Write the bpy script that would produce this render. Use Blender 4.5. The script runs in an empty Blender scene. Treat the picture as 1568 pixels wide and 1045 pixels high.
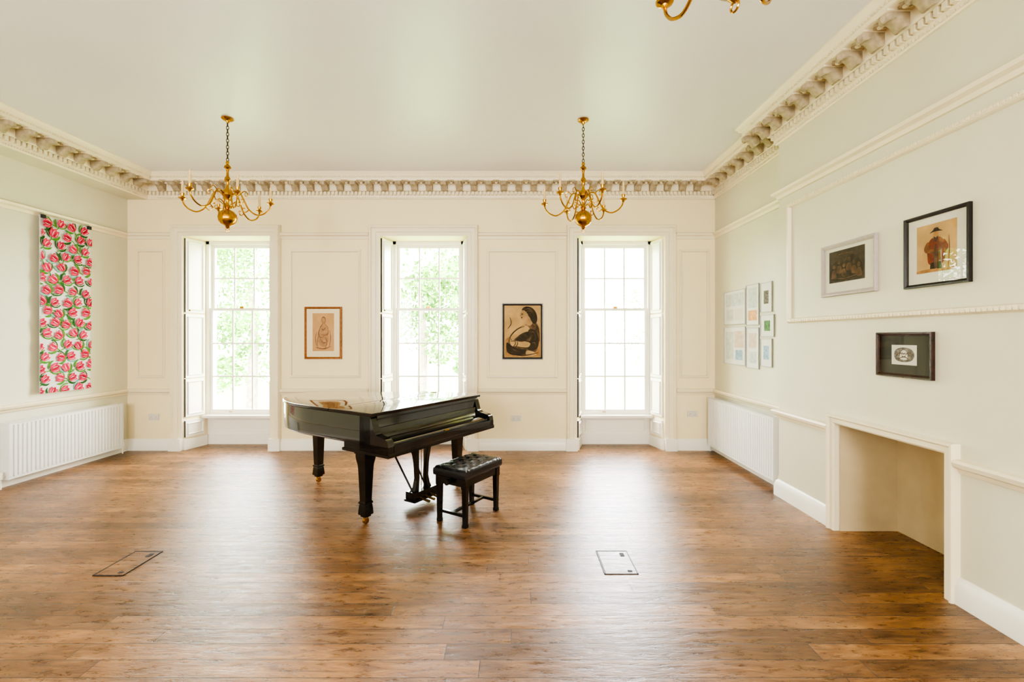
import bpy, bmesh, math, random
from mathutils import Vector, Matrix
random.seed(7)
V=Vector
sc=bpy.context.scene
# ------------------------------------------------------------------ materials
def mat(name,col,rough=.5,metal=0.,var=0.,vscale=8.,bump=0.,bscale=40.,coat=0.,spec=.5,stretch=(1,1,1)):
    m=bpy.data.materials.new(name); m.use_nodes=True
    nt=m.node_tree; b=nt.nodes['Principled BSDF']
    b.inputs['Base Color'].default_value=(*col,1); b.inputs['Roughness'].default_value=rough
    b.inputs['Metallic'].default_value=metal; b.inputs['Coat Weight'].default_value=coat
    b.inputs['Coat Roughness'].default_value=.05
    b.inputs['Specular IOR Level'].default_value=spec
    tc=nt.nodes.new('ShaderNodeTexCoord'); mp=nt.nodes.new('ShaderNodeMapping')
    mp.inputs['Scale'].default_value=stretch
    nt.links.new(tc.outputs['Object'],mp.inputs['Vector'])
    n=nt.nodes.new('ShaderNodeTexNoise'); n.inputs['Scale'].default_value=vscale; n.inputs['Detail'].default_value=4
    nt.links.new(mp.outputs['Vector'],n.inputs['Vector'])
    r=nt.nodes.new('ShaderNodeValToRGB')
    r.color_ramp.elements[0].position=.3; r.color_ramp.elements[1].position=.7
    lo=tuple(max(0,c*(1-var)) for c in col); hi=tuple(min(1,c*(1+var)) for c in col)
    r.color_ramp.elements[0].color=(*lo,1); r.color_ramp.elements[1].color=(*hi,1)
    nt.links.new(n.outputs['Fac'],r.inputs['Fac']); nt.links.new(r.outputs['Color'],b.inputs['Base Color'])
    if bump>0:
        n2=nt.nodes.new('ShaderNodeTexNoise'); n2.inputs['Scale'].default_value=bscale; n2.inputs['Detail'].default_value=3
        nt.links.new(mp.outputs['Vector'],n2.inputs['Vector'])
        bp=nt.nodes.new('ShaderNodeBump'); bp.inputs['Strength'].default_value=bump; bp.inputs['Distance'].default_value=.01
        nt.links.new(n2.outputs['Fac'],bp.inputs['Height']); nt.links.new(bp.outputs['Normal'],b.inputs['Normal'])
    return m
M={}
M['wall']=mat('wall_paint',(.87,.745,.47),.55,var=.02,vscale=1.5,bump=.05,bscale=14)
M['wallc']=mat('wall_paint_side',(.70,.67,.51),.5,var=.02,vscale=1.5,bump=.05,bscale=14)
M['trim']=mat('trim_paint',(.84,.745,.53),.35,var=.02,vscale=3)
M['white']=mat('white_gloss_paint',(.86,.82,.71),.3,var=.01,vscale=3)
M['ceil']=mat('ceiling_paint',(.74,.715,.72),.36,var=.02,vscale=.8,bump=.10,bscale=2.5)
M['orn']=mat('aged_shaded_plaster',(.42,.34,.22),.7,var=.2,vscale=25)  # dirty plaster, colour also darkened for the shade under the cornice
M['recess']=mat('recess_painted_shade',(.58,.47,.28),.7,var=.08,vscale=4)  # darker beige: the fireplace's inner shadow is put into the colour
M['black']=mat('black_lacquer',(.003,.003,.005),.10,coat=1.)
M['blackw']=mat('black_satin_wood',(.004,.004,.004),.22,coat=.3)
M['leather']=mat('black_leather',(.005,.005,.008),.26,bump=.25,bscale=160,coat=.2)
M['brass']=mat('polished_brass',(.52,.28,.045),.22,1.,var=.15,vscale=20)
M['dbrass']=mat('aged_brass',(.22,.13,.04),.35,1.,var=.2,vscale=20)
M['chain']=mat('dark_bronze',(.08,.05,.03),.4,1.)
M['candle']=mat('candle_sleeve',(.68,.49,.23),.5,var=.03)
M['bulb']=mat('bulb_glass',(.80,.58,.30),.1,var=.02,coat=1.)
M['rad']=mat('radiator_enamel',(.80,.79,.74),.3,var=.01)
M['dark']=mat('dark_gap',(.03,.03,.03),.7)
M['steel']=mat('steel',(.45,.45,.45),.3,1.,var=.1)
M['boxrim']=mat('floor_box_rim',(.025,.022,.02),.5,.3,var=.2)
M['plastic']=mat('white_plastic',(.66,.62,.52),.3)
M['goldf']=mat('gilt_brown_frame',(.28,.10,.02),.35,.2,var=.25,vscale=30)
M['blackf']=mat('black_frame',(.010,.007,.005),.3,var=.2)
M['whitef']=mat('whitewashed_frame',(.44,.38,.34),.45,var=.06,vscale=30)
M['greyf']=mat('pale_grey_frame',(.44,.44,.40),.45,var=.06,vscale=30)
M['brownf']=mat('dark_wood_frame',(.035,.013,.007),.25,var=.4,vscale=18)
M['mount']=mat('cream_mount',(.76,.64,.40),.8,var=.02)
M['mountw']=mat('white_mount',(.68,.66,.55),.8,var=.02)
M['paper']=mat('white_paper',(.78,.77,.70),.8,var=.03)
M['tan']=mat('tan_paper',(.52,.28,.09),.8,var=.12,vscale=9)
M['tan2']=mat('buff_paper',(.48,.30,.12),.8,var=.2,vscale=7)
M['flesh']=mat('portrait_buff',(.40,.235,.10),.8,var=.3,vscale=9)
M['olive']=mat('olive_mount',(.022,.018,.010),.6,var=.1)
M['char']=mat('charcoal',(.022,.014,.008),.9,var=.9,vscale=22)
M['charm']=mat('charcoal_mid',(.10,.055,.028),.9,var=.7,vscale=18)
M['sep']=mat('sepia_ink',(.20,.08,.025),.9,var=.4,vscale=30)
M['sepl']=mat('sepia_wash',(.38,.19,.06),.9,var=.25,vscale=24)
M['rust']=mat('rust_robe',(.18,.03,.008),.8,var=.5,vscale=40)
M['grn']=mat('green_ink',(.10,.22,.08),.8,var=.5,vscale=30)
M['blu']=mat('blue_ink',(.32,.46,.55),.8,var=.3,vscale=30)
M['org']=mat('orange_ink',(.75,.42,.20),.8,var=.3,vscale=30)
M['etch']=mat('etching_grey',(.18,.17,.14),.9,var=.7,vscale=60)
M['cloth']=mat('printed_cotton',(.72,.69,.66),.85,var=.02,bump=.1,bscale=300)
M['pink']=mat('tulip_pink',(.64,.014,.075),.85,var=.2,vscale=40)
M['pinkl']=mat('tulip_light',(.74,.075,.16),.85,var=.15,vscale=40)
M['pinkd']=mat('tulip_crimson',(.36,.003,.03),.85,var=.2,vscale=40)
M['leaf1']=mat('print_leaf',(.08,.25,.03),.85,var=.25,vscale=40)
M['leaf2']=mat('print_leaf_dark',(.022,.11,.018),.85,var=.25,vscale=40)
M['leaf3']=mat('print_leaf_teal',(.12,.38,.29),.85,var=.2,vscale=40)
M['tleaf']=mat('tree_leaves',(.13,.27,.04),.7,var=.4,vscale=1.5)
M['bark']=mat('bark',(.25,.21,.16),.9,var=.3,bump=.5)
M['grass']=mat('ground_grass',(.20,.32,.10),.9,var=.2,vscale=2)
def glass(name,base,amp):
    m=bpy.data.materials.new(name); m.use_nodes=True; nt=m.node_tree
    for n in list(nt.nodes):
        if n.type!='OUTPUT_MATERIAL': nt.nodes.remove(n)
    o=[n for n in nt.nodes if n.type=='OUTPUT_MATERIAL'][0]
    tr=nt.nodes.new('ShaderNodeBsdfTransparent'); gl=nt.nodes.new('ShaderNodeBsdfGlossy'); gl.inputs['Roughness'].default_value=.01
    lw=nt.nodes.new('ShaderNodeLayerWeight'); lw.inputs['Blend'].default_value=.5
    pw=nt.nodes.new('ShaderNodeMath'); pw.operation='POWER'; pw.inputs[1].default_value=5.
    ma=nt.nodes.new('ShaderNodeMath'); ma.operation='MULTIPLY_ADD'; ma.inputs[1].default_value=amp; ma.inputs[2].default_value=base
    mx=nt.nodes.new('ShaderNodeMixShader')
    nt.links.new(lw.outputs['Facing'],pw.inputs[0]); nt.links.new(pw.outputs[0],ma.inputs[0])
    nt.links.new(ma.outputs[0],mx.inputs[0]); nt.links.new(tr.outputs[0],mx.inputs[1]); nt.links.new(gl.outputs[0],mx.inputs[2])
    nt.links.new(mx.outputs[0],o.inputs[0]); return m
M['glass']=glass('window_glass',.05,.8); M['pglass']=glass('picture_glass',.045,.8)
# floor
def floor_mat():
    m=bpy.data.materials.new('oak_floorboards'); m.use_nodes=True; nt=m.node_tree; L=nt.links.new; N=nt.nodes.new
    b=nt.nodes['Principled BSDF']
    def math_(op,a=None,bb=None,cc=None):
        n=N('ShaderNodeMath'); n.operation=op
        for i,x in enumerate((a,bb,cc)):
            if x is None: continue
            if isinstance(x,(int,float)): n.inputs[i].default_value=x
            else: L(x,n.inputs[i])
        return n.outputs[0]
    tc=N('ShaderNodeTexCoord'); sx=N('ShaderNodeSeparateXYZ'); L(tc.outputs['Object'],sx.inputs[0])
    RH=.12
    row=math_('FLOOR',math_('DIVIDE',sx.outputs['Y'],RH))
    wn=N('ShaderNodeTexWhiteNoise'); wn.noise_dimensions='1D'; L(row,wn.inputs['W'])
    xo=math_('MULTIPLY_ADD',wn.outputs['Value'],7.3,sx.outputs['X'])
    cx=N('ShaderNodeCombineXYZ'); L(xo,cx.inputs[0]); L(sx.outputs['Y'],cx.inputs[1])
    br=N('ShaderNodeTexBrick'); br.offset=0.; br.offset_frequency=2
    br.inputs['Scale'].default_value=1; br.inputs['Brick Width'].default_value=1.9; br.inputs['Row Height'].default_value=RH
    br.inputs['Mortar Size'].default_value=.0022; br.inputs['Mortar Smooth'].default_value=.3
    br.inputs['Color1'].default_value=(0,0,0,1); br.inputs['Color2'].default_value=(1,1,1,1); br.inputs['Mortar'].default_value=(.5,.5,.5,1)
    L(cx.outputs[0],br.inputs['Vector'])
    mp=N('ShaderNodeMapping'); mp.inputs['Scale'].default_value=(2.0,13,1); L(cx.outputs[0],mp.inputs['Vector'])
    ml=N('ShaderNodeVectorMath'); ml.operation='SCALE'; ml.inputs['Scale'].default_value=17.; L(br.outputs['Color'],ml.inputs[0])
    ad=N('ShaderNodeVectorMath'); ad.operation='ADD'; L(mp.outputs[0],ad.inputs[0]); L(ml.outputs[0],ad.inputs[1])
    g=N('ShaderNodeTexNoise'); g.inputs['Scale'].default_value=1.5; g.inputs['Detail'].default_value=9; g.inputs['Roughness'].default_value=.72; g.inputs['Distortion'].default_value=1.2
    L(ad.outputs[0],g.inputs['Vector'])
    rp=N('ShaderNodeValToRGB'); e=rp.color_ramp.elements
    e[0].position=.27; e[0].color=(.060,.022,.006,1); e[1].position=.75; e[1].color=(.44,.245,.10,1)
    x=e.new(.48); x.color=(.235,.108,.036,1)
    L(g.outputs['Fac'],rp.inputs['Fac'])
    def mul(a,c,f=1.):
        h=N('ShaderNodeMix'); h.data_type='RGBA'; h.blend_type='MULTIPLY'; h.inputs['Factor'].default_value=f; L(a,h.inputs['A']); L(c,h.inputs['B']); return h.outputs['Result']
    r2=N('ShaderNodeValToRGB'); r2.color_ramp.elements[0].color=(.60,.56,.52,1); r2.color_ramp.elements[1].color=(1.3,1.27,1.2,1); L(br.outputs['Color'],r2.inputs['Fac'])
    c=mul(rp.outputs['Color'],r2.outputs['Color'])
    bl=N('ShaderNodeTexNoise'); bl.inputs['Scale'].default_value=1.1; bl.inputs['Detail'].default_value=5; bl.inputs['Roughness'].default_value=.6; L(tc.outputs['Object'],bl.inputs['Vector'])
    r3=N('ShaderNodeValToRGB'); r3.color_ramp.elements[0].position=.33; r3.color_ramp.elements[0].color=(.58,.54,.50,1); r3.color_ramp.elements[1].position=.62; r3.color_ramp.elements[1].color=(1.1,1.1,1.1,1)
    L(bl.outputs['Fac'],r3.inputs['Fac']); c=mul(c,r3.outputs['Color'])
    mf=N('ShaderNodeMapping'); mf.inputs['Scale'].default_value=(8,30,1); L(cx.outputs[0],mf.inputs['Vector'])
    fl=N('ShaderNodeTexNoise'); fl.inputs['Scale'].default_value=1.; fl.inputs['Detail'].default_value=5; fl.inputs['Roughness'].default_value=.7; L(mf.outputs[0],fl.inputs['Vector'])
    r4=N('ShaderNodeValToRGB'); r4.color_ramp.elements[0].position=.32; r4.color_ramp.elements[0].color=(.5,.45,.4,1); r4.color_ramp.elements[1].position=.50; r4.color_ramp.elements[1].color=(1,1,1,1)
    L(fl.outputs['Fac'],r4.inputs['Fac']); c=mul(c,r4.outputs['Color'])
    h3=N('ShaderNodeMix'); h3.data_type='RGBA'; L(br.outputs['Fac'],h3.inputs['Factor']); L(c,h3.inputs['A']); h3.inputs['B'].default_value=(.010,.004,.0015,1)
    L(h3.outputs['Result'],b.inputs['Base Color'])
    rr=N('ShaderNodeMapRange'); rr.inputs['From Min'].default_value=.3; rr.inputs['From Max'].default_value=.7; rr.inputs['To Min'].default_value=.22; rr.inputs['To Max'].default_value=.40
    L(fl.outputs['Fac'],rr.inputs['Value']); L(rr.outputs[0],b.inputs['Roughness'])
    hgt=math_('MULTIPLY_ADD',br.outputs['Fac'],-.8,math_('MULTIPLY_ADD',g.outputs['Fac'],.6,math_('MULTIPLY',fl.outputs['Fac'],1.0)))
    bp=N('ShaderNodeBump'); bp.inputs['Strength'].default_value=.6; bp.inputs['Distance'].default_value=.006; L(hgt,bp.inputs['Height']); L(bp.outputs[0],b.inputs['Normal'])
    b.inputs['Specular IOR Level'].default_value=.85
    return m
M['floor']=floor_mat()
# ------------------------------------------------------------------ mesh builder
class MB:
    def __init__(s): s.v=[];s.f=[];s.m=[];s.ms=[]
    def add(s,vs,fs,m):
        if m not in s.ms: s.ms.append(m)
        k=s.ms.index(m); o=len(s.v); s.v+= [tuple(x) for x in vs]
        for f in fs: s.f.append([i+o for i in f]); s.m.append(k)
    def box(s,x0,x1,y0,y1,z0,z1,m,xf=None):
        vs=[V((x,y,z)) for z in(z0,z1) for y in(y0,y1) for x in(x0,x1)]
        if xf: vs=[xf(v) for v in vs]
        s.add(vs,[(0,2,3,1),(4,5,7,6),(0,1,5,4),(2,6,7,3),(0,4,6,2),(1,3,7,5)],m)
    def loft(s,rings,m,cap=True,loop=False):
        n=len(rings[0]); vs=[p for r in rings for p in r]; fs=[]
        R=len(rings)
        for i in range(R if loop else R-1):
            a=i*n; b=((i+1)%R)*n
            for j in range(n):
                k=(j+1)%n; fs.append((a+j,a+k,b+k,b+j))
        if cap and not loop: fs.append(tuple(range(n))[::-1]); fs.append(tuple(range((R-1)*n,R*n)))
        s.add(vs,fs,m)
    def sweep(s,path,N,prof,m,closed=False):
        P=[V(p) for p in path]; N=V(N).normalized(); n=len(P); rings=[]
        for i in range(n):
            d0=(P[i]-P[i-1]).normalized() if (i>0 or closed) else None
            d1=(P[(i+1)%n]-P[i]).normalized() if (i<n-1 or closed) else None
            if d0 is None: d0=d1
            if d1 is None: d1=d0
            a=N.cross(d0); b=N.cross(d1); mm=(a+b)/(1+a.dot(b))
            rings.append([P[i]+mm*q[0]+N*q[1] for q in prof])
        s.loft(rings,m,cap=True,loop=closed)
    def lathe(s,prof,m,c=(0,0,0),seg=20):
        rings=[[V(c)+V((r*math.cos(2*math.pi*j/seg),r*math.sin(2*math.pi*j/seg),z)) for j in range(seg)] for r,z in prof]
        s.loft(rings,m)
    def tube(s,pts,r,m,seg=8,closed=False):
        P=[V(p) for p in pts]; n=len(P); rings=[]; up=None
        for i in range(n):
            if closed: d=(P[(i+1)%n]-P[i-1]).normalized()
            else: d=(P[min(i+1,n-1)]-P[max(i-1,0)]).normalized()
            if up is None:
                up=d.orthogonal().normalized()
            up=(up-d*up.dot(d)).normalized(); w=d.cross(up)
            rr=r[i] if isinstance(r,(list,tuple)) else r
            rings.append([P[i]+(up*math.cos(2*math.pi*j/seg)+w*math.sin(2*math.pi*j/seg))*rr for j in range(seg)])
        s.loft(rings,m,loop=closed)
    def obj(s,name,loc=None,ang=35,bev=0):
        me=bpy.data.meshes.new(name); me.from_pydata(s.v,[],s.f)
        for k in s.ms: me.materials.append(M[k] if isinstance(k,str) else k)
        me.polygons.foreach_set('material_index',s.m)
        bm=bmesh.new(); bm.from_mesh(me); bmesh.ops.recalc_face_normals(bm,faces=bm.faces); bm.to_mesh(me); bm.free()
        me.polygons.foreach_set('use_smooth',[True]*len(me.polygons)); me.set_sharp_from_angle(angle=math.radians(ang))
        me.update()
        o=bpy.data.objects.new(name,me); sc.collection.objects.link(o)
        if loc: o.location=loc
        if bev:
            b=o.modifiers.new('bevel','BEVEL'); b.width=bev; b.segments=2; b.limit_method='ANGLE'; b.angle_limit=math.radians(40)
        return o
def cat(pts,n=8,closed=False):
    P=[V(p) if len(p)==3 else V((p[0],p[1],0)) for p in pts]; out=[]; L=len(P)
    rng=range(L) if closed else range(L-1)
    for i in rng:
        if closed: a,b,c,d=P[i-1],P[i],P[(i+1)%L],P[(i+2)%L]
        else: a,b,c,d=P[max(i-1,0)],P[i],P[i+1],P[min(i+2,L-1)]
        for j in range(n):
            t=j/n
            out.append(.5*((2*b)+(c-a)*t+(2*a-5*b+4*c-d)*t*t+(3*b-a-3*c+d)*t**3))
    if not closed: out.append(P[-1])
    return out
class Pl:
    def __init__(s,o,U): s.o=V(o); s.U=V(U).normalized(); s.V=V((0,0,1)); s.N=s.U.cross(s.V)
    def p(s,u,v,t=0): return s.o+s.U*u+s.V*v+s.N*t
    def rect(s,u0,u1,v0,v1,t=0): return [s.p(u0,v0,t),s.p(u0,v1,t),s.p(u1,v1,t),s.p(u1,v0,t)]
    def box(s,mb,u0,u1,v0,v1,t0,t1,m): mb.box(u0,u1,v0,v1,t0,t1,m,xf=lambda q:s.p(q.x,q.y,q.z))
    def frame(s,mb,u0,u1,v0,v1,prof,m,t=0): mb.sweep(s.rect(u0,u1,v0,v1,t),s.N,prof,m,closed=True)
# ------------------------------------------------------------------ room numbers
D=6.5; D2=6.85; D3=7.1; H=3.88; XL=-5.53; XA=2.86; XB=2.70; YB=4.65; YR=-2.2
WC=[-4.11,-1.297,1.516]; HW=.625; SP=.09; ZT=3.057; AW=.155
back=Pl((0,D,0),(1,0,0)); right=Pl((XB,0,0),(0,-1,0)); alc=Pl((XA,0,0),(0,-1,0)); left=Pl((XL,0,0),(0,1,0))
mb=MB(); mb.box(-5.9,3.6,-2.5,D3,-.12,0,'floor'); mb.obj('floor')
mb=MB(); mb.box(-5.9,3.6,-2.5,D3,H,H+.15,'ceil'); mb.obj('ceiling')
mb=MB()
xs=[XL-.25]+[c+s*HW for c in WC for s in(-1,1)]+[3.5]
for i in range(0,8,2):
    a,b=xs[i],xs[i+1]
    a2=a+(-SP if i>0 else 0); b2=b+(SP if i<6 else 0)
    ring=[(a,D),(b,D),(b2,D2),(b2,D3),(a2,D3),(a2,D2)]
    mb.loft([[V((x,y,0)) for x,y in ring],[V((x,y,H)) for x,y in ring]],'wall')
for c in WC:
    mb.box(c-HW-.0,c+HW+.0,D,D3,ZT,H,'wall')
    mb.box(c-HW+SP,c+HW-SP,D2+.04,D3,0,.43,'wall')
mb.obj('wall_back')
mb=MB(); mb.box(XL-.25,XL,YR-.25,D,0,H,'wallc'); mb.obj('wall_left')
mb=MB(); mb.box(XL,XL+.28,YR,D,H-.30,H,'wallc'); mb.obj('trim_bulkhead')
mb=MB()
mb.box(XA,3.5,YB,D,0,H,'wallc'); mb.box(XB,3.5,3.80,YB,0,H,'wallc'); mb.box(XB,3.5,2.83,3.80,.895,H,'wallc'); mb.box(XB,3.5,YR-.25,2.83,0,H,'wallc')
mb.box(3.2,3.5,2.83,3.80,0,.895,'wallc')
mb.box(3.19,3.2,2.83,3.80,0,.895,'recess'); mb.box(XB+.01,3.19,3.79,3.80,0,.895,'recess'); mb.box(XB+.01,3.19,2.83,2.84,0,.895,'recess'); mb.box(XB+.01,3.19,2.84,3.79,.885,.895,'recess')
mb.obj('wall_right')
mb=MB()
zb0,zb1=1.2,3.0; HR=.5  # unseen openings behind the camera, added and sized for the light they admit
mb.box(XL,XB,YR-.25,YR,0,zb0,'wall'); mb.box(XL,XB,YR-.25,YR,zb1,H,'wall')
rx=[XL]+[c+s*HR for c in WC for s in(-1,1)]+[XB]
for i in range(0,8,2): mb.box(rx[i],rx[i+1],YR-.25,YR,zb0,zb1,'wall')
mb.obj('wall_rear')
# ---- rails
def rail(prefix,prof,z,segs,m='trim'):
    for nm,path in segs:
        mb=MB(); mb.sweep([V((x,y,z)) for x,y in path],(0,0,1),prof,m); mb.obj(prefix+nm)
OE=HW+AW
piers=[('back',[(WC[2]-OE,D),(WC[1]+OE,D)]),('back',[(WC[1]-OE,D),(WC[0]+OE,D)])]
rA=('right',[(XB,YR),(XB,2.755)]); rB=('right',[(XB,3.875),(XB,YB),(XA,YB),(XA,D),(WC[2]+OE,D)])
rC=('right',[(XB,YR),(XB,YB),(XA,YB),(XA,D),(WC[2]+OE,D)])
lf=('left',[(WC[0]-OE,D),(XL,D),(XL,YR)])
rail('baseboard_',[(0,0),(.035,0),(.035,.11),(.028,.125),(.02,.15),(.008,.165),(0,.165)],0.0,piers+[rA,rB,lf],'white')
rail('trim_chair_rail_',[(0,-.05),(.012,-.045),(.02,-.02),(.05,-.005),(.058,.02),(.045,.035),(0,.04)],.84,piers+[rA,rB,lf])
rail('trim_picture_rail_',[(0,-.045),(.012,-.04),(.02,-.01),(.05,.005),(.058,.03),(.04,.042),(0,.042)],3.06,piers+[rC,lf])
# ---- cornice
cp=[(XB,YR),(XB,YB),(XA,YB),(XA,D),(XL+.28,D),(XL+.28,YR)]
mb=MB()
cprof=[(0,-.30),(.02,-.30),(.03,-.285),(.035,-.27),(.035,-.20),(.075,-.20),(.09,-.175),(.09,-.10),(.25,-.10),(.255,-.065),(.275,-.055),(.285,-.03),(.305,-.012),(.305,0),(0,0)]
mb.sweep([V((x,y,H)) for x,y in cp],(0,0,1),cprof,'trim',closed=True)
mb.obj('trim_cornice')
mb=MB(); mo=MB()
sec=[(.09,-.10),(.09,-.19),(.105,-.208),(.125,-.21),(.145,-.195),(.165,-.170),(.19,-.152),(.21,-.150),(.228,-.162),(.243,-.155),(.249,-.135),(.244,-.10)]
for i in range(5):
    a=V((*cp[i],H)); b=V((*cp[i+1],H)); d=(b-a); L=d.length; d.normalize(); S=V((0,0,1)).cross(d)
    if L<.5: continue
    s0=.30 if not (i==0 or i==1) else .1; s1=L-.30 if i not in(0,) else L+.25
    if i==2: s0=.02
    n=int((s1-s0)/.205); st=(s1-s0)/n
    for k in range(n+1):
        c=a+d*(s0+k*st)
        w=.045
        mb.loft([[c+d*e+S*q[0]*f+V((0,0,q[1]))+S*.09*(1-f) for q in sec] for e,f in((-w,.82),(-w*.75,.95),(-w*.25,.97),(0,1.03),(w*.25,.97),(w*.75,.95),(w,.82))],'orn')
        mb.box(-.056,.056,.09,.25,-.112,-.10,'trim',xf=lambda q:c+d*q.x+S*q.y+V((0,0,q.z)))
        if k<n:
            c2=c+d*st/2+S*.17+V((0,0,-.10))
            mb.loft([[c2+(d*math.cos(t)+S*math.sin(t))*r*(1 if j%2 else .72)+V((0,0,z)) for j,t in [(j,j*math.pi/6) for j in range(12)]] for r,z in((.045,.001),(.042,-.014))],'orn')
            mb.loft([[c2+(d*math.cos(t)+S*math.sin(t))*r+V((0,0,z)) for t in [j*math.pi/4 for j in range(8)]] for r,z in((.02,-.012),(.016,-.026),(.006,-.030))],'trim')
    s0d=.04; nd=int((L-.08)/.055)
    if i==0: nd+=1
    for k in range(nd+1):
        c=a+d*(s0d+k*.055)
        mo.box(-.016,.016,.035,.07,-.25,-.203,'trim',xf=lambda q:c+d*q.x+S*q.y+V((0,0,q.z)))
        if .2<s0d+k*.055<L-.2 or i==0:
            for e in(0,.0275):
                mo.box(e-.009,e+.009,.252,.270,-.072,-.054,'trim',xf=lambda q:c+d*q.x+S*q.y+V((0,0,q.z)))
                mo.box(e-.009,e+.009,.020,.040,-.290,-.272,'trim',xf=lambda q:c+d*q.x+S*q.y+V((0,0,q.z)))
mb.obj('trim_cornice_modillions'); mo.obj('trim_cornice_dentils')
# ---- architraves
aprof=[(0,0),(0,.022),(.012,.028),(.05,.028),(.055,.040),(.105,.042),(.112,.056),(.122,.068),(.14,.068),(.15,.05),(AW,.03),(AW,0)]
for i,c in enumerate(WC):
    mb=MB()
    a,b=c-HW,c+HW
    mb.sweep([back.p(a,.0),back.p(a,ZT),back.p(b,ZT),back.p(b,.0)],back.N,aprof,'trim')
    n=60
    for s in(-1,1):
        x0=(a-.13) if s<0 else (b+.13)
        for k in range(n):
            z=.22+k*(ZT-.1)/n
            back.box(mb,x0-.008,x0+.008,z,z+.028,.066,.076,'trim')
        xa,xb=(a-AW-.005,a+.002) if s<0 else (b-.002,b+AW+.005)
        back.box(mb,xa,xb,0,.175,0,.075,'white')
    mb.obj('trim_architrave_%d'%(i+1))
pm=[(0,0),(0,.012),(.006,.026),(.018,.028),(.024,.014),(.034,.012),(.040,0)]
mb=MB()
for a,b in((XL+.17,WC[0]-OE-.14),(WC[0]+OE+.155,WC[1]-OE-.16),(WC[1]+OE+.155,WC[2]-OE-.155),(WC[2]+OE+.10,XA-.12)):
    back.frame(mb,a,b,1.07,2.83,pm,'trim')
mb.obj('trim_wall_panels')
mb=MB()
pb=[(0,0),(0,.014),(.01,.03),(.03,.03),(.04,.012),(.048,0)]
right.frame(mb,-4.44,1.9,1.80,2.88,pb,'trim')
y=-1.0
while y<4.44:
    for z in(1.775,2.905):
        right.box(mb,-y-.010,-y+.010,z-.01,z+.01,.026,.036,'trim')
    y+=.032
mb.obj('trim_chimney_panel')
mb=MB()
fp=[(0,0),(0,.03),(.012,.04),(.045,.04),(.055,.055),(.07,.055),(.075,.03),(.075,0)]
mb.sweep([right.p(-3.80,0),right.p(-3.80,.895),right.p(-2.83,.895),right.p(-2.83,0)],right.N,fp,'trim')
mb.obj('trim_fireplace')
# ---- windows
for i,c in enumerate(WC):
    mb=MB(); a,b=c-HW+SP,c+HW-SP; z0,z1=.45,ZT
    Y=D2
    mb.box(a,b,Y-.07,Y+.12,z0-.045,z0,'white'); mb.box(a-.0,b,Y-.10,Y-.07,z0-.03,z0-.0,'white')
    for x0,x1 in((a,a+.045),(b-.045,b)): mb.box(x0,x1,Y,Y+.12,z0,z1,'white')
    mb.box(a,b,Y,Y+.12,z1-.045,z1,'white')
    zi0,zi1=z0,z1-.045; xa,xb=a+.045,b-.045
    zm=1.62+(516-474)/101.7
    def sash(y0,y1,za,zb,rows,bot,top):
        mb.box(xa,xa+.045,y0,y1,za,zb,'white'); mb.box(xb-.045,xb,y0,y1,za,zb,'white')
        mb.box(xa+.045,xb-.045,y0,y1,za,za+bot,'white'); mb.box(xa+.045,xb-.045,y0,y1,zb-top,zb,'white')
        ga,gb=xa+.045,xb-.045; g0,g1=za+bot,zb-top
        for k in(1,2):
            x=ga+(gb-ga)*k/3; mb.box(x-.011,x+.011,y0+.006,y1-.006,g0,g1,'white')
        for k in range(1,rows):
            z=g0+(g1-g0)*k/rows; mb.box(ga,gb,y0+.008,y1-.008,z-.011,z+.011,'white')
        ym=(y0+y1)/2
        mb.add([(ga,ym,g0),(gb,ym,g0),(gb,ym,g1),(ga,ym,g1)],[(0,1,2,3)],'glass')
    sash(Y+.065,Y+.10,zm-.02,zi1,2,.035,.045)
    sash(Y+.02,Y+.055,zi0,zm+.02,3,.075,.035)
    mb.box(c-.03,c+.03,Y+.0,Y+.02,zm+.015,zm+.045,'brass')
    mb.tube([(xa+.30,Y+.02,z0+.04),(xa+.30,Y-.0,z0+.04),(xa+.34,Y-.0,z0+.04),(xa+.34,Y+.02,z0+.04)],.004,'brass')
    wb=Pl((0,D2+.04,0),(1,0,0))
    wb.frame(mb,a+.10,b-.10,.20,.36,[(0,0),(0,.008),(.012,.014),(.02,0)],'white')
    wb.box(mb,a,b,0,.15,0,.03,'white'); wb.box(mb,a,b,.15,.41,0,.004,'white')
    for s in(-1,1):
        if s<0: pl=Pl((c-HW,D,0),(SP,D2-D,0)); 
        else: pl=Pl((c+HW-SP,D2,0),(SP,-(D2-D),0))
        W=math.hypot(SP,D2-D)
        for v0,v1 in((.17,.42),(.46,1.02),(1.02,1.955),(1.965,3.04)):
            pl.box(mb,.02,W-.04,v0+.006,v1-.006,.0,.022,'white')
            w0,w1=.02+.045,W-.04-.045
            pl.frame(mb,w0,w1,v0+.06,v1-.06,[(0,.0),(0,.026),(.01,.038),(.020,.022),(.020,0)],'white')
            pl.box(mb,.018,.020,v0+.006,v1-.006,.0,.02,'dark')
        pl.box(mb,.0,W,0,.15,0,.03,'white')
        if s<0:
            q=pl.p(W/2-.1,1.99,.022)
            mb.lathe([(.004,0),(.012,.003),(.014,.012),(.008,.02)],'dbrass',c=(q.x,q.y,q.z),seg=10)
    mb.obj('window_%d'%(i+1))
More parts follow.
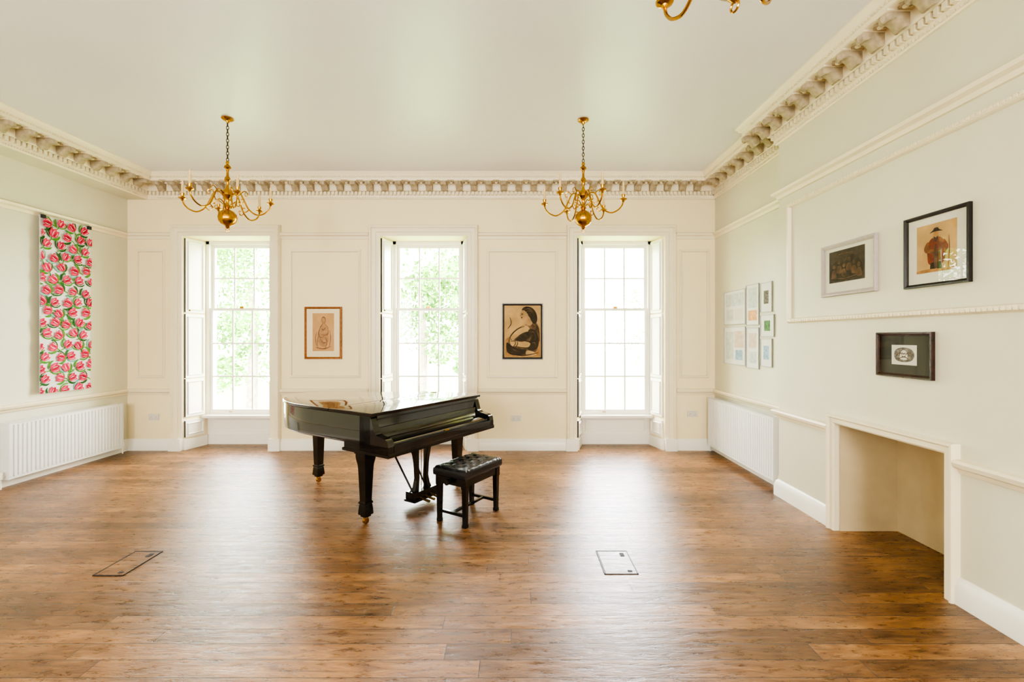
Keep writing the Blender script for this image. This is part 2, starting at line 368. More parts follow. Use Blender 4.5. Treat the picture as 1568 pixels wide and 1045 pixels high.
# ---- pictures
class Art:
    def __init__(s,mb,pl,u0,u1,v0,v1,t): s.mb,s.pl,s.u0,s.u1,s.v0,s.v1,s.t=mb,pl,u0,u1,v0,v1,t; s.k=0
    def P(s,x,y): return s.pl.p(s.u0+(s.u1-s.u0)*x,s.v0+(s.v1-s.v0)*y,s.t+s.k*.00012)
    def poly(s,pts,m,smooth=True):
        s.k+=1
        q=cat(pts,6,True) if smooth else [V((x,y,0)) for x,y in pts]
        s.mb.add([s.P(min(max(a.x,0),1),min(max(a.y,0),1)) for a in q],[tuple(range(len(q)))],m)
    def stroke(s,pts,w,m):
        s.k+=1; q=cat(pts,6); L=[];R=[]; n=len(q)
        for i,a in enumerate(q):
            d=(q[min(i+1,n-1)]-q[max(i-1,0)]).normalized(); nn=V((-d.y,d.x,0))
            ww=w*(.35+.65*math.sin(math.pi*(i+.5)/n))/2
            cl=lambda v:min(max(v,0),1)
            L.append(s.P(cl(a.x+nn.x*ww),cl(a.y+nn.y*ww))); R.append(s.P(cl(a.x-nn.x*ww),cl(a.y-nn.y*ww)))
        s.mb.add(L+R,[(i,i+1,n+i+1,n+i) for i in range(n-1)],m)
def picture(name,pl,u0,u1,v0,v1,fw,fm,mm,bord,am,draw=None,gl=True,fd=.028):
    mb=MB(); a,b,c,d=u0+fw,u1-fw,v0+fw,v1-fw
    pl.frame(mb,a,b,c,d,[(-.002,.002),(-.002,fd*.6),(fw*.2,fd*.75),(fw*.5,fd),(fw*.9,fd),(fw,fd*.8),(fw,.002)],fm)
    pl.box(mb,u0+.005,u1-.005,v0+.005,v1-.005,.003,.008,'dark')
    pl.box(mb,a-.001,b+.001,c-.001,d+.001,.008,.010,mm)
    bl,brr,bb,bt=bord
    A=Art(mb,pl,a+bl,b-brr,c+bb,d-bt,.0112)
    pl.box(mb,A.u0,A.u1,A.v0,A.v1,.010,.011,am)
    if draw: draw(A)
    if gl: mb.add(pl.rect(a,b,c,d,fd*.7),[(0,1,2,3)],'pglass')
    return mb.obj(name)
def ub(px): return (px-788)/107.2
def vb(py): return 1.62-(py-516)/107.2
def d1(A):
    A.poly([(.35,.15),(.22,.35),(.30,.58),(.42,.70),(.60,.68),(.72,.5),(.75,.3),(.62,.12)],'sepl')
    A.poly([(.46,.72),(.43,.80),(.47,.87),(.56,.87),(.60,.80),(.55,.72)],'sepl')
    for s in([(.44,.76),(.41,.82),(.47,.89),(.57,.88),(.60,.80),(.55,.72)],[(.50,.75),(.38,.64),(.28,.48),(.36,.36),(.55,.40)],[(.55,.73),(.70,.62),(.72,.46),(.55,.42),(.42,.44)],[(.30,.42),(.22,.25),(.26,.08)],[(.6,.38),(.66,.22),(.58,.06)],[(.35,.32),(.5,.22),(.68,.24)],[(.15,.10),(.5,.06),(.85,.12)],[(.42,.60),(.50,.56),(.60,.62)],[(.80,.55),(.84,.35),(.78,.1)],[(.2,.5),(.14,.35),(.18,.12)]): A.stroke(s,.035,'sep')
picture('framed_figure_sketch',back,ub(467),ub(524),vb(550),vb(470),.028,'goldf','mount',(.085,.085,.085,.065),'tan',d1)
def d2(A):
    # woman with dark hair bowed over folded arms
    A.poly([(.0,.0),(.0,.30),(.15,.40),(.3,.36),(.5,.45),(.7,.6),(1,.55),(1,0)],'sepl')
    A.poly([(.62,.64),(.46,.60),(.28,.52),(.14,.40),(.10,.24),(.3,.08),(.6,.04),(.88,.1),(.98,.35),(.95,.6),(.82,.70)],'charm')
    A.poly([(.48,.93),(.56,.985),(.68,.99),(.80,.95),(.89,.86),(.92,.74),(.88,.66),(.80,.66),(.74,.72),(.70,.78),(.62,.83),(.54,.88)],'char')
    A.poly([(.50,.92),(.455,.88),(.435,.83),(.415,.80),(.445,.785),(.45,.75),(.49,.725),(.56,.735),(.63,.76),(.66,.82),(.62,.87),(.56,.91)],'flesh')
    A.poly([(.60,.76),(.57,.70),(.58,.64),(.70,.61),(.78,.66),(.74,.72),(.67,.79)],'flesh')
    A.poly([(.60,.62),(.46,.59),(.30,.52),(.17,.42),(.14,.33),(.22,.32),(.36,.40),(.52,.46),(.66,.48),(.70,.56)],'tan2')
    A.poly([(.56,.46),(.42,.40),(.30,.34),(.46,.31),(.62,.34),(.74,.42),(.70,.50)],'char')
    A.poly([(.66,.52),(.80,.54),(.93,.44),(.95,.22),(.80,.12),(.64,.16),(.70,.30),(.76,.40)],'char')
    A.poly([(.14,.31),(.28,.33),(.44,.29),(.60,.31),(.72,.26),(.66,.19),(.50,.18),(.34,.21),(.2,.21)],'tan2')
    A.poly([(.05,.28),(.16,.23),(.30,.18),(.46,.15),(.60,.14),(.55,.05),(.25,.03),(.06,.10)],'char')
    A.poly([(.62,.12),(.8,.1),(.9,.04),(.7,.01),(.6,.04)],'tan2')
    for s in([(.465,.845),(.49,.84),(.515,.85)],[(.455,.775),(.48,.772),(.50,.78)],[(.56,.6),(.40,.56),(.25,.48),(.15,.38),(.20,.32)],[(.38,.41),(.55,.47),(.72,.50)],[(.16,.3),(.35,.32),(.6,.31),(.74,.27),(.66,.18),(.4,.19)],[(.05,.12),(.3,.04),(.6,.03),(.95,.08)],[(.84,.66),(.96,.52),(.98,.3)],[(.08,.55),(.18,.66),(.14,.78)],[(.24,.20),(.30,.26),(.28,.32)],[(.30,.19),(.36,.25),(.35,.31)]): A.stroke(s,.022,'char')
    for s in([(.56,.93),(.68,.95),(.80,.88)],[(.60,.89),(.72,.90),(.84,.80)],[(.70,.48),(.82,.48),(.88,.36)],[(.74,.26),(.84,.28),(.88,.2)],[(.16,.18),(.28,.13),(.44,.1)]): A.stroke(s,.018,'charm')
picture('framed_charcoal_portrait',back,ub(769),ub(831),vb(550.5),vb(465),.026,'blackf','tan2',(.012,.012,.012,.012),'tan2',d2)
def d3(A):
    A.poly([(.05,.1),(.08,.5),(.25,.68),(.45,.6),(.6,.8),(.85,.65),(.95,.2),(.5,.06)],'char')
    for x,y,r in((.15,.5,.05),(.30,.62,.05),(.44,.5,.045),(.58,.66,.05),(.72,.55,.045),(.85,.45,.05)):
        A.poly([(x-r,y),(x,y+r*1.6),(x+r,y),(x,y-r*1.4)],'charm')
        A.poly([(x-r*1.4,y-.32),(x-r,y-.12),(x+r,y-.12),(x+r*1.5,y-.34)],'charm')
    A.stroke([(.05,.16),(.5,.10),(.95,.2)],.04,'charm')
    A.stroke([(.1,.8),(.4,.88),(.9,.82)],.04,'charm')
M['dkprint']=mat('dark_print',(.04,.028,.018),.8,var=.5,vscale=25)
picture('framed_dark_print',right,-3.975,-3.375,1.962,2.395,.03,'whitef','mountw',(.055,.09,.08,.03),'dkprint',d3)
def d4(A):
    A.poly([(.34,.16),(.28,.36),(.28,.56),(.40,.70),(.60,.70),(.72,.56),(.74,.36),(.66,.16)],'rust')
    A.poly([(.36,.02),(.37,.18),(.47,.18),(.47,.02)],'char'); A.poly([(.54,.02),(.54,.18),(.63,.18),(.64,.02)],'char')
    A.poly([(.45,.68),(.43,.76),(.46,.82),(.54,.82),(.57,.76),(.55,.68)],'sepl')
    A.poly([(.45,.68),(.45,.73),(.50,.70),(.55,.73),(.55,.68),(.5,.60)],'char')
    A.poly([(.34,.81),(.42,.82),(.50,.825),(.60,.82),(.67,.815),(.58,.86),(.55,.90),(.46,.90),(.43,.86)],'char')
    A.poly([(.46,.1),(.46,.4),(.50,.58),(.54,.4),(.54,.1)],'charm')
    A.poly([(.30,.64),(.20,.52),(.24,.42),(.40,.40),(.46,.46),(.34,.50)],'sep')
    A.poly([(.70,.64),(.80,.50),(.76,.40),(.60,.39),(.54,.45),(.66,.50)],'rust')
    A.stroke([(.36,.42),(.50,.38),(.64,.42)],.05,'charm')
    A.stroke([(.80,.04),(.83,.4),(.82,.7)],.025,'sep')
    A.poly([(.0,.0),(.0,.05),(.3,.07),(.7,.05),(1,.07),(1,0)],'sepl')
picture('framed_robed_man_print',right,-3.13,-2.68,1.945,2.42,.022,'blackf','mountw',(.065,.065,.07,.05),'tan2',d4)
def d5(A):
    A.poly([(.10,.5),(.2,.78),(.5,.88),(.8,.78),(.92,.5),(.8,.22),(.5,.14),(.2,.22)],'etch')
    A.poly([(.35,.3),(.38,.62),(.50,.75),(.62,.60),(.62,.28)],'mountw')
    for s in([(.2,.5),(.35,.6),(.45,.5)],[(.55,.5),(.7,.62),(.82,.5)],[(.3,.3),(.5,.4),(.7,.3)],[(.42,.62),(.5,.55),(.58,.62)],[(.42,.45),(.5,.4),(.58,.46)]): A.stroke(s,.04,'charm')
picture('framed_small_etching',right,-3.37,-2.92,1.337,1.652,.024,'brownf','olive',(.10,.10,.065,.065),'mountw',d5)
def paper(name,u0,u1,v0,v1,items,fm='greyf'):
    mb=MB(); alc.box(mb,u0,u1,v0,v1,.002,.008,'paper')
    alc.frame(mb,u0+.006,u1-.006,v0+.006,v1-.006,[(0,.004),(0,.016),(.006,.016),(.006,.004)],fm)
    A=Art(mb,alc,u0+.02,u1-.02,v0+.02,v1-.02,.009)
    for x0,x1,y0,y1,m in items: A.poly([(x0,y0),(x0,y1),(x1,y1),(x1,y0)],m,False)
    mb.obj(name)
M['pale']=mat('pale_print',(.58,.62,.56),.8,var=.15,vscale=20); M['palep']=mat('pale_pink_print',(.66,.54,.42),.8,var=.15,vscale=20)
paper('poster',-6.19,-5.62,1.78,2.22,[(.05,.95,.55,.95,'pale'),(.1,.45,.08,.45,'pale'),(.52,.92,.08,.45,'mountw')])
paper('poster',-6.19,-5.62,1.26,1.75,[(.05,.45,.1,.9,'pale'),(.5,.95,.45,.92,'palep'),(.55,.9,.1,.38,'blu')])
paper('poster',-5.60,-5.31,1.76,2.25,[(.1,.9,.08,.35,'org'),(.1,.9,.42,.95,'pale')])
paper('poster',-5.60,-5.31,1.24,1.73,[(.15,.85,.5,.9,'palep'),(.15,.85,.1,.4,'pale')])
paper('framed_photograph',-5.28,-5.04,1.90,2.24,[(.25,.75,.25,.75,'etch')])
paper('framed_photograph',-5.28,-5.00,1.62,1.87,[(.25,.75,.22,.78,'grn')])
paper('framed_photograph',-5.28,-5.04,1.28,1.60,[(.22,.78,.22,.78,'blu')])
# ---- wall hanging
mb=MB(); u0,u1,v0,v1=5.25,5.88,.96,3.03
left.box(mb,u0,u1,v0,v1,.045,.048,'cloth')
left.box(mb,u0,u1,v1-.03,v1+.004,.040,.050,'cloth'); left.box(mb,u0,u1,v0,v0+.02,.044,.050,'cloth')
A=Art(mb,left,u0,u1,v0,v1,.0505); W=u1-u0; Hh=v1-v0
A.P=lambda x,y: left.p(u0+W*x,v0+Hh*y,.0505+A.k*.000025)
def T(cx,cy,sc_,an,pts): 
    ca,sa=math.cos(an),math.sin(an)
    return [((cx+(x*ca-y*sa)*sc_)/W,(cy+(x*sa+y*ca)*sc_)/Hh) for x,y in pts]
def stroke2(pts,w,m):
    A.k+=1; q=[V((p.x*W,p.y*Hh,0)) for p in cat(pts,6)]; L=[];R=[]; n=len(q)
    cl=lambda v:min(max(v,0),1)
    for i,a in enumerate(q):
        d=(q[min(i+1,n-1)]-q[max(i-1,0)]).normalized(); nn=V((-d.y,d.x,0)); ww=w*(.35+.65*math.sin(math.pi*(i+.5)/n))/2
        L.append(A.P(cl((a.x+nn.x*ww)/W),cl((a.y+nn.y*ww)/Hh))); R.append(A.P(cl((a.x-nn.x*ww)/W),cl((a.y-nn.y*ww)/Hh)))
    mb.add(L+R,[(i,i+1,n+i+1,n+i) for i in range(n-1)],m)
def leaves(cx,cy,s,an,sx):
    stroke2(T(cx,cy,s,an,[(0,-.4),(.1,-.9),(-.05,-1.3)]),.012,'leaf1')
    l=random.choice(['leaf1','leaf1','leaf2','leaf3'])
    A.poly(T(cx,cy,s,an,[(.1*sx,-.7),(.65*sx,-.45),(.95*sx,.15),(.80*sx,.65),(.62*sx,.2),(.35*sx,-.25)]),l)
    stroke2(T(cx,cy,s,an,[(.15*sx,-.6),(.6*sx,-.2),(.78*sx,.4)]),.006,'cloth')
    A.poly(T(cx,cy,s,an,[(-.1*sx,-.8),(-.55*sx,-.75),(-.95*sx,-.3),(-.9*sx,.2),(-.7*sx,-.2),(-.4*sx,-.5)]),random.choice(['leaf1','leaf2']))
def tulip(cx,cy,s,an,sx):
    A.poly(T(cx,cy,s,an,[(0,-.55),(-.38,-.45),(-.56,.0),(-.50,.50),(-.26,.40),(0,.64),(.26,.40),(.50,.50),(.56,0),(.38,-.45)]),'pink')
    A.poly(T(cx,cy,s,an,[(-.30,-.35),(-.46,.0),(-.38,.36),(-.26,.2),(-.2,-.2)]),'pinkl')
    A.poly(T(cx,cy,s,an,[(0,-.47),(-.2,-.1),(-.12,.28),(0,.52),(.14,.25),(.2,-.1)]),random.choice(['pinkl','pinkd','pinkd']))
    A.poly(T(cx,cy,s,an,[(.05,-.4),(.1,-.05),(.05,.3),(.18,.1),(.22,-.2)]),'pinkd')
    stroke2(T(cx,cy,s,an,[(-.05,-.35),(-.1,0),(-.04,.3)]),.007,'cloth')
    stroke2(T(cx,cy,s,an,[(.34,-.3),(.43,.0),(.38,.32)]),.007,'cloth')
    stroke2(T(cx,cy,s,an,[(-.46,.42),(-.25,.15),(-.18,-.2)]),.006,'pinkd')
lst=[];r=0; y=.03
while y<Hh+.03:
    for k in range(5):
        x=.02+k*.155+(.075 if r%2 else 0)-.02
        if x>W+.04: continue
        lst.append((x+random.uniform(-.02,.02),y+random.uniform(-.02,.02),random.uniform(.080,.096),random.choice([-1,1])*random.uniform(.4,1.5),random.choice([-1,1])))
    y+=.132; r+=1
for a in lst: leaves(*a)
for a in lst: tulip(*a)
for u in(u0+.03,u1-.03):
    left.box(mb,u-.02,u+.02,v1-.03,v1+.01,.036,.075,'dark')
    mb.tube([left.p(u-.012,v1+.01,.05),left.p(u-.012,v1+.04,.045),left.p(u+.012,v1+.04,.045),left.p(u+.012,v1+.01,.05)],.003,'steel',6)
    mb.tube([left.p(u,v1+.03,.046),left.p(u,v1+.03,0.0)],.003,'steel',6)
mb.obj('tulip_wall_hanging')
# ---- radiators
def radiator(name,pl,u0,u1,v0,v1):
    mb=MB()
    n=int((u1-u0)/.045); st=(u1-u0)/n
    for t0,sg in((.120,1),(.055,-1)):
        ring=[]
        for k in range(n):
            a=u0+k*st
            ring+= [(a,t0-.012*sg),(a+st*.20,t0+.012*sg),(a+st*.80,t0+.012*sg),(a+st*.999,t0-.012*sg)]
        ring+=[(u1,t0-.02*sg),(u0,t0-.02*sg)]
        mb.loft([[pl.p(u,v,t) for u,t in ring] for v in(v0+.03,v1-.03)],'rad')
        pl.box(mb,u0,u1,v0,v0+.032,t0-.01,t0+.004,'rad'); pl.box(mb,u0,u1,v1-.032,v1-.004,t0-.01,t0+.004,'rad')
    pl.box(mb,u0-.004,u0+.002,v0,v1,.04,.137,'rad'); pl.box(mb,u1-.002,u1+.004,v0,v1,.04,.137,'rad')
    pl.box(mb,u0,u1,v1-.006,v1,.042,.062,'rad'); pl.box(mb,u0,u1,v1-.006,v1,.115,.137,'rad')
    k=u0+.02
    while k<u1-.02:
        pl.box(mb,k,k+.010,v1-.006,v1-.002,.06,.117,'rad'); k+=.030
    pl.box(mb,u0+.02,u1-.02,v0+.06,v1-.04,.08,.095,'dark')
    for u in(u0+.25,u1-.25): pl.box(mb,u-.015,u+.015,v0+.06,v1-.10,.001,.045,'rad')
    for u,s in((u0,-1),(u1,1)):
        mb.tube([pl.p(u-s*.01,v0+.04,.09),pl.p(u+s*.035,v0+.04,.09),pl.p(u+s*.045,v0+.03,.09),pl.p(u+s*.045,.001,.09)],.009,'white',8)
        q=pl.p(u+s*.045,v0+.03,.09); mb.lathe([(.012,-.02),(.02,-.015),(.02,.05),(.014,.06)],'white',c=q,seg=12)
    mb.obj(name)
radiator('radiator',left,4.86,6.27,.09,.70)
radiator('radiator',alc,-6.40,-4.80,.09,.765)
# ---- sockets
def socket(u,v):
    mb=MB(); back.box(mb,u-.073,u+.073,v-.043,v+.043,.001,.011,'plastic')
    for s in(-1,1):
        back.box(mb,u+s*.035-.003,u+s*.035+.003,v-.002,v+.008,.011,.0115,'dark')
        for e in(-.012,.012): back.box(mb,u+s*.035+e-.004,u+s*.035+e+.004,v-.022,v-.018,.011,.0115,'dark')
        back.box(mb,u+s*.012-.004,u+s*.012+.004,v+.016,v+.030,.011,.014,'plastic')
    mb.obj('wall_socket',bev=.002)
socket(ub(790),vb(641)); socket(ub(236),vb(639)); socket(ub(1060),vb(634))
# ---- floor boxes
def fbox(x0,x1,y0,y1,nm='floor_socket_box'):
    mb=MB(); w=.008
    for a in((x0,x1,y0,y0+w),(x0,x1,y1-w,y1),(x0,x0+w,y0,y1),(x1-w,x1,y0,y1)): mb.box(*a,.0005,.004,'boxrim')
    mb.box(x0+w,x1-w,y0+w,y1-w,.0005,.003,'floor')
    mb.box(x0+w,x0+w+.004,y0+w,y1-w,.003,.0035,'dark'); mb.box(x0+w,x1-w,y1-w-.005,y1-w,.003,.0035,'dark')
    mb.box(x1-.065,x1-.035,y1-.09,y1-.04,.003,.005,'dark'); mb.box(x1-.065,x1-.035,y0+.03,y0+.05,.003,.005,'dark')
    mb.obj(nm)
fbox(-2.86,-2.65,3.08,3.43); fbox(.612,.845,3.10,3.44)
# ---- chandeliers
def chandelier():
    mb=MB()
    mb.lathe([(.004,-.001),(.055,-.001),(.058,-.012),(.045,-.022),(.02,-.03),(.012,-.05),(.004,-.055)],'brass',seg=24)
    z=-.05
    k=0
    while z>-.44:
        pts=[]
        for j in range(12):
            t=2*math.pi*j/12; a=.011*math.cos(t); b=.021*math.sin(t)
            pts.append((a if k%2 else 0,0 if k%2 else a,z-.018+b))
        mb.tube(pts,.0036,'chain',6,closed=True); z-=.033; k+=1
    mb.lathe([(.003,-.44),(.014,-.45),(.018,-.465),(.012,-.48),(.03,-.50),(.034,-.515),(.015,-.53),(.011,-.56),(.013,-.60),(.026,-.62),(.03,-.64),(.016,-.66),(.012,-.70),(.02,-.73),(.045,-.755),(.052,-.775),(.052,-.80),(.035,-.82),(.018,-.84),(.014,-.88),(.02,-.90),(.035,-.925),(.02,-.94),
       (.03,-.95),(.06,-.965),(.083,-.995),(.09,-1.03),(.083,-1.065),(.06,-1.095),(.03,-1.11),(.018,-1.12),(.022,-1.13),(.01,-1.14),(.003,-1.145)],'brass',seg=28)
    rr=[(.018*math.cos(t),0,-1.155+.018*math.sin(t)) for t in [2*math.pi*j/14 for j in range(14)]]
    mb.tube(rr,.004,'brass',6,closed=True)
    R=.405
    for i in range(6):
        an=i*math.pi/3; c,s=math.cos(an),math.sin(an)
        P=lambda r,z,o=0:(r*c-o*s,r*s+o*c,z)
        arm=cat([P(.045,-.795),P(.08,-.765),P(.12,-.775),(P(.155,-.845)),P(.20,-.935),P(.275,-.985),P(.345,-.965),P(.39,-.92),P(R,-.875)],6)
        mb.tube(arm,.0075,'brass',8)
        sc2=cat([P(.12,-.775),P(.155,-.745),P(.185,-.765),P(.18,-.795),P(.162,-.79)],5); mb.tube(sc2,.005,'brass',6)
        sc3=cat([P(.20,-.935),P(.165,-.965),P(.14,-.945),P(.145,-.92),P(.162,-.925)],5); mb.tube(sc3,.005,'brass',6)
        sc4=cat([P(.03,-.90),P(.08,-.86),P(.13,-.88),P(.15,-.845)],5); mb.tube(sc4,.005,'brass',6)
        ct=P(R,0); dz=-.04
        mb.lathe([(.006,-.845+dz),(.012,-.838+dz),(.016,-.828+dz),(.034,-.820+dz),(.038,-.812+dz),(.020,-.810+dz),(.012,-.80+dz),(.017,-.785+dz),(.019,-.768+dz),(.013,-.764+dz)],'brass',c=(ct[0],ct[1],0),seg=16)
        mb.lathe([(.0125,-.806),(.0125,-.725),(.006,-.722)],'candle',c=(ct[0],ct[1],0),seg=12)
        mb.lathe([(.005,-.723),(.010,-.713),(.011,-.70),(.006,-.68),(.001,-.662)],'bulb',c=(ct[0],ct[1],0),seg=10)
    return mb
cm=chandelier()
c1=cm.obj('chandelier',loc=(-2.965,4.70,H)); c1.rotation_euler[2]=math.radians(14)
c2=bpy.data.objects.new('chandelier.001',c1.data); c2.location=(.713,4.73,H); c2.rotation_euler[2]=math.radians(-12); sc.collection.objects.link(c2)
c3=bpy.data.objects.new('chandelier.002',c1.data); c3.location=(.735,1.52,H); c3.rotation_euler[2]=math.radians(105); sc.collection.objects.link(c3)
# ---- piano
K=V((.53,.848,0)).normalized(); Nn=V((-K.y,K.x,0)); O=V((-.96,3.6,0))
pf=lambda q:O+Nn*q.x+K*q.y+V((0,0,q.z))
def outline(off=0.,n0=.27):
    crv=cat([(1.0,0),(1.22,0.0),(1.42,.025),(1.60,.08),(1.77,.17),(1.91,.30),(2.0,.46),(2.02,.62),(1.95,.78),(1.78,.89),(1.52,.97),(1.28,1.08),(1.08,1.24),(.92,1.37),(.76,1.45),(.58,1.47),(n0,1.47)],6)
    q=[V((n0,0,0)),V((.7,0,0))]+crv
    if off:
        out=[]; n=len(q)
        for i in range(n):
            d0=(q[i]-q[i-1]).normalized(); d1=(q[(i+1)%n]-q[i]).normalized()
            a=V((d0.y,-d0.x,0)); b=V((d1.y,-d1.x,0)); m=(a+b)/max(.4,1+a.dot(b)); out.append(q[i]+m*off)
        q=out
    return q
pb_=MB()
pb_.loft([[pf(V((p.x,p.y,z))) for p in outline(o)] for z,o in((.722,-.006),(.728,0),(.955,0),(.96,-.004))],'black')
pb_.loft([[pf(V((p.x,p.y,z))) for p in outline(o)] for z,o in((.705,-.035),(.708,-.03),(.724,-.03),(.725,-.035))],'blackw')
FN=.80
def lidpart(na,nb,z0,z1):
    def clip(o):
        q=outline(o,n0=.25)
        return [V((min(max(p.x,na),nb),p.y,0)) for p in q]
    pb_.loft([[pf(V((p.x,p.y,z))) for p in clip(o)] for z,o in((z0,.004),(z0+.004,.010),(z1-.006,.012),(z1-.002,.009),(z1,.003))],'black')
lidpart(-1,FN-.002,.962,.990); lidpart(FN+.002,9,.962,.990)
pb_.box(FN-.002,FN+.002,.02,1.40,.985,.9912,'dbrass',xf=pf)
arm=cat([(.30,.955),(.265,.95),(.245,.90),(.225,.84),(.19,.812),(.13,.80),(.08,.785),(.06,.75),(.058,.70)],5)
aring=[(a.x,a.y) for a in arm]+[(.058,.665),(.40,.665),(.40,.955)]
for k0,k1 in((0,.065),(1.405,1.47)):
    pb_.loft([[pf(V((n,k,z))) for n,z in aring] for k in(k0,k0+.004,k1-.004,k1)],'black')
pb_.box(.050,.62,-.006,1.476,.645,.668,'blackw',xf=pf)
pb_.box(.055,.60,.0,1.47,.668,.73,'blackw',xf=pf)
pb_.box(.052,.085,.06,1.41,.665,.735,'black',xf=pf)
pb_.box(.046,.085,.0,1.47,.665,.680,'black',xf=pf)
fb=[(.075,.735),(.078,.752),(.10,.762),(.18,.772),(.215,.785),(.235,.82),(.24,.86),(.30,.86),(.30,.70),(.09,.70)]
pb_.loft([[pf(V((n,k,z))) for n,z in fb] for k in(.065,1.405)],'black')
pb_.box(.255,.275,.06,1.41,.855,.962,'black',xf=pf)
pb_.box(.247,.257,.06,1.41,.925,.935,'blackw',xf=pf)
pb_.box(.066,.072,.70,.76,.745,.755,'brass',xf=pf)
def leg(n,k,top):
    prof=[(top,.068),(top-.03,.068),(top-.035,.060),(top-.06,.060),(top-.09,.056),(top-.13,.048),(top-.17,.045),(.20,.035),(.195,.042),(.18,.044),(.175,.037),(.16,.040),(.10,.045),(.085,.045),(.08,.032),(.065,.030)]
    pb_.loft([[pf(V((n+a*w,k+b*w,z))) for a,b in((-1,-1),(1,-1),(1,1),(-1,1))] for z,w in prof],'blackw')
    c=pf(V((n,k,0)))
    pb_.lathe([(.022,.07),(.024,.055),(.014,.045)],'brass',c=c,seg=14)
    w=[]
    for e in(-.012,.012):
        w.append([c+Nn*e+K*(.026*math.cos(t))+V((0,0,.027+.026*math.sin(t))) for t in [2*math.pi*j/16 for j in range(16)]])
    pb_.loft(w,'brass')
    pb_.box(-.018,.018,-.006,.006,.02,.05,'brass',xf=lambda q:c+Nn*q.x+K*q.y+V((0,0,q.z)))
leg(.46,.115,.646); leg(.46,1.355,.646); leg(1.82,.60,.706)
ln,lk=.40,.735
pb_.box(ln-.09,ln+.09,lk-.17,lk+.17,.61,.646,'blackw',xf=pf)
for s in(-1,1):
    rings=[]
    for z,o,w in((.61,.10,.030),(.52,.085,.024),(.40,.07,.019),(.26,.06,.019),(.18,.075,.022),(.145,.09,.026)):
        rings.append([pf(V((ln+a*w,lk+s*o+b*w,z))) for a,b in((-1,-1),(1,-1),(1,1),(-1,1))])
    pb_.loft(rings,'blackw')
    pb_.tube([pf(V((ln+.02,lk+s*.09,.12))),pf(V((ln+.42,lk+s*.13,.71)))],.010,'blackw',8)
pb_.box(ln-.06,ln+.06,lk-.15,lk+.15,.07,.145,'blackw',xf=pf); pb_.box(ln-.07,ln+.07,lk-.16,lk+.16,.055,.075,'blackw',xf=pf)
for e in(-.07,0,.07):
    pb_.tube([pf(V((ln-.03,lk+e,.10))),pf(V((ln-.10,lk+e,.075))),pf(V((ln-.17,lk+e,.07)))],[.008,.011,.014],'dbrass',8)
    pb_.tube([pf(V((ln,lk+e*.5,.14))),pf(V((ln,lk+e*.5,.62)))],.004,'dbrass',6)
pb_.obj('grand_piano',ang=40)
# ---- bench
bc=V((-.4175,4.13,0)); bK=K
bf=lambda q:bc+bK*q.x+Nn*q.y+V((0,0,q.z))
mb=MB(); a,b=.275,.175; nx,ny=44,28
btn=[(-.165+.11*i,-.07+.14*j) for i in range(4) for j in range(2)]+[(-.11+.11*i,0) for i in range(3)]
def sh(x,y):
    e=max(abs(x)/a,abs(y)/b)
    h=.49+.012*(1-e**4)
    for p,q in btn:
        r=math.hypot(x-p,y-q); h-=.020*math.exp(-(r/.018)**2)
    cx=abs(((x/.11+y/.14)*1.0+.5)%1-.5); cy=abs(((x/.11-y/.14)*1.0+.5)%1-.5)
    h-=.006*math.exp(-(cx/.07)**2)+.006*math.exp(-(cy/.07)**2)
    return h
g=[]
for j in range(ny+1):
    for i in range(nx+1):
        s=math.sin((i/nx-.5)*math.pi); t=math.sin((j/ny-.5)*math.pi)
        x=a*(.6*s+.4*(2*i/nx-1)); y=b*(.6*t+.4*(2*j/ny-1)); z=sh(x,y)
        ex=max(0,abs(x)/a-.93)/.07; ey=max(0,abs(y)/b-.90)/.10; z-=.018*(ex**2+ey**2)
        g.append(bf(V((x,y,z))))
mb.add(g,[(j*(nx+1)+i,j*(nx+1)+i+1,(j+1)*(nx+1)+i+1,(j+1)*(nx+1)+i) for j in range(ny) for i in range(nx)],'leather')
bd=[(-a,-b),(a,-b),(a,b),(-a,b)]
mb.loft([[bf(V((x*s,y*s,z))) for x,y in bd] for z,s in((.475,1.0),(.465,1.012),(.44,1.015),(.42,1.01),(.412,.98))],'leather')
for p,q in btn: 
    c=bf(V((p,q,sh(p,q)-.001))); mb.lathe([(.011,0),(.009,.004),(.003,.006)],'leather',c=c,seg=10)
mb.box(-a+.02,a-.02,-b+.015,b-.015,.345,.415,'blackw',xf=bf)
for s in(-1,1):
    for t in(-1,1):
        cx,cy=s*(a-.045),t*(b-.033)
        mb.loft([[bf(V((cx+p*w,cy+q*w,z))) for p,q in((-1,-1),(1,-1),(1,1),(-1,1))] for z,w in((.415,.026),(.33,.026),(.32,.022),(.03,.017),(.02,.02),(.0,.02))],'blackw')
    mb.box(s*(a-.045)-.012,s*(a-.045)+.012,-b+.04,b-.04,.085,.11,'blackw',xf=bf)
    c=bf(V((s*(a-.02),0,.38))); mb.tube([c,c+bK*s*.035],[.012,.024],'blackw',14); mb.tube([c+bK*s*.035,c+bK*s*.055],[.026,.026],'blackw',14)
mb.box(-a+.045,a-.045,-.011,.011,.087,.108,'blackw',xf=bf)
mb.obj('piano_bench',ang=40)
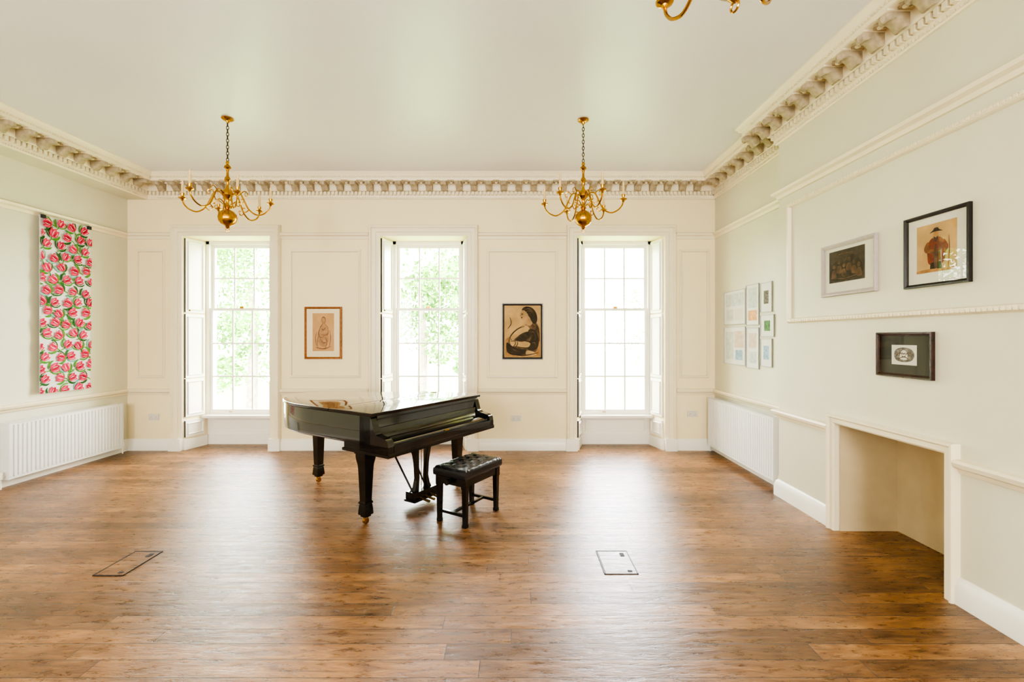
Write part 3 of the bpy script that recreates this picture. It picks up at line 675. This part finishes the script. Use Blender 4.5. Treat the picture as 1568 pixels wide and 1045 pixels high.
# ------------------------------------------------------------------ outside
mb=MB(); mb.add([(-60,7.2,-1.3),(60,7.2,-1.3),(60,90,-1.3),(-60,90,-1.3)],[(0,1,2,3)],'grass'); mb.obj('garden_ground')
def tree(x,y,h,r,n,seed):
    random.seed(seed); mb=MB()
    mb.tube([(x,y,-1.3),(x+.1,y,h*.3),(x-.1,y,h*.6)],[.22,.15,.08],'bark',10)
    cl=[(V((random.uniform(-r,r)*.75,random.uniform(-r,r)*.6,random.uniform(.0,h)))+V((x,y,0)),random.uniform(.5,1.0)*r*.5) for _ in range(16)]
    for _ in range(n):
        c,R=random.choice(cl); d=V((random.gauss(0,1),random.gauss(0,1),random.gauss(0,1))).normalized()*R*random.uniform(.5,1.05)
        p=c+d
        if p.z<-1.1: continue
        u=V((random.gauss(0,1),random.gauss(0,1),random.gauss(0,1))).normalized(); w=u.orthogonal().normalized(); s=random.uniform(.07,.14)
        mb.add([p-u*s,p+w*s*.5,p+u*s,p-w*s*.5],[(0,1,2,3)],'tleaf')
    mb.obj('tree')
tree(-10.4,18.0,6.5,2.6,5000,1); tree(-3.6,17.5,6,2.6,5500,2); tree(-1,25,7,3.0,3000,3); tree(-16,24,8,3.5,3500,5)
tree(9.5,30,5,3,2000,4)
# ------------------------------------------------------------------ light
w=bpy.data.worlds.new('overcast_sky'); sc.world=w; w.use_nodes=True
bg=w.node_tree.nodes['Background']; bg.inputs['Color'].default_value=(.95,.965,1.0,1); bg.inputs['Strength'].default_value=25.
def portal(x,y,z,sx,sz):
    l=bpy.data.lights.new('sky_portal','AREA'); l.shape='RECTANGLE'; l.size=sx; l.size_y=sz; l.cycles.is_portal=True
    o=bpy.data.objects.new('sky_portal',l); o.location=(x,y,z); sc.collection.objects.link(o)
    o.rotation_euler=(V((0,-1,0)) if y>0 else V((0,1,0))).to_track_quat('-Z','Z').to_euler()
for c in WC:
    portal(c,D3+.02,1.75,1.1,2.65)
    portal(c,YR-.27,(zb0+zb1)/2,HR*2,zb1-zb0)
cam=bpy.data.cameras.new('camera'); co=bpy.data.objects.new('camera',cam); sc.collection.objects.link(co)
co.location=(0,0,1.62); co.rotation_euler=(math.radians(90),0,0)
cam.lens=16; cam.sensor_width=36; cam.shift_x=-.0026; cam.shift_y=-.0041; cam.clip_start=.05
sc.camera=co
sc.view_settings.view_transform='AgX'
sc.view_settings.look='AgX - High Contrast'
sc.view_settings.exposure=0.3
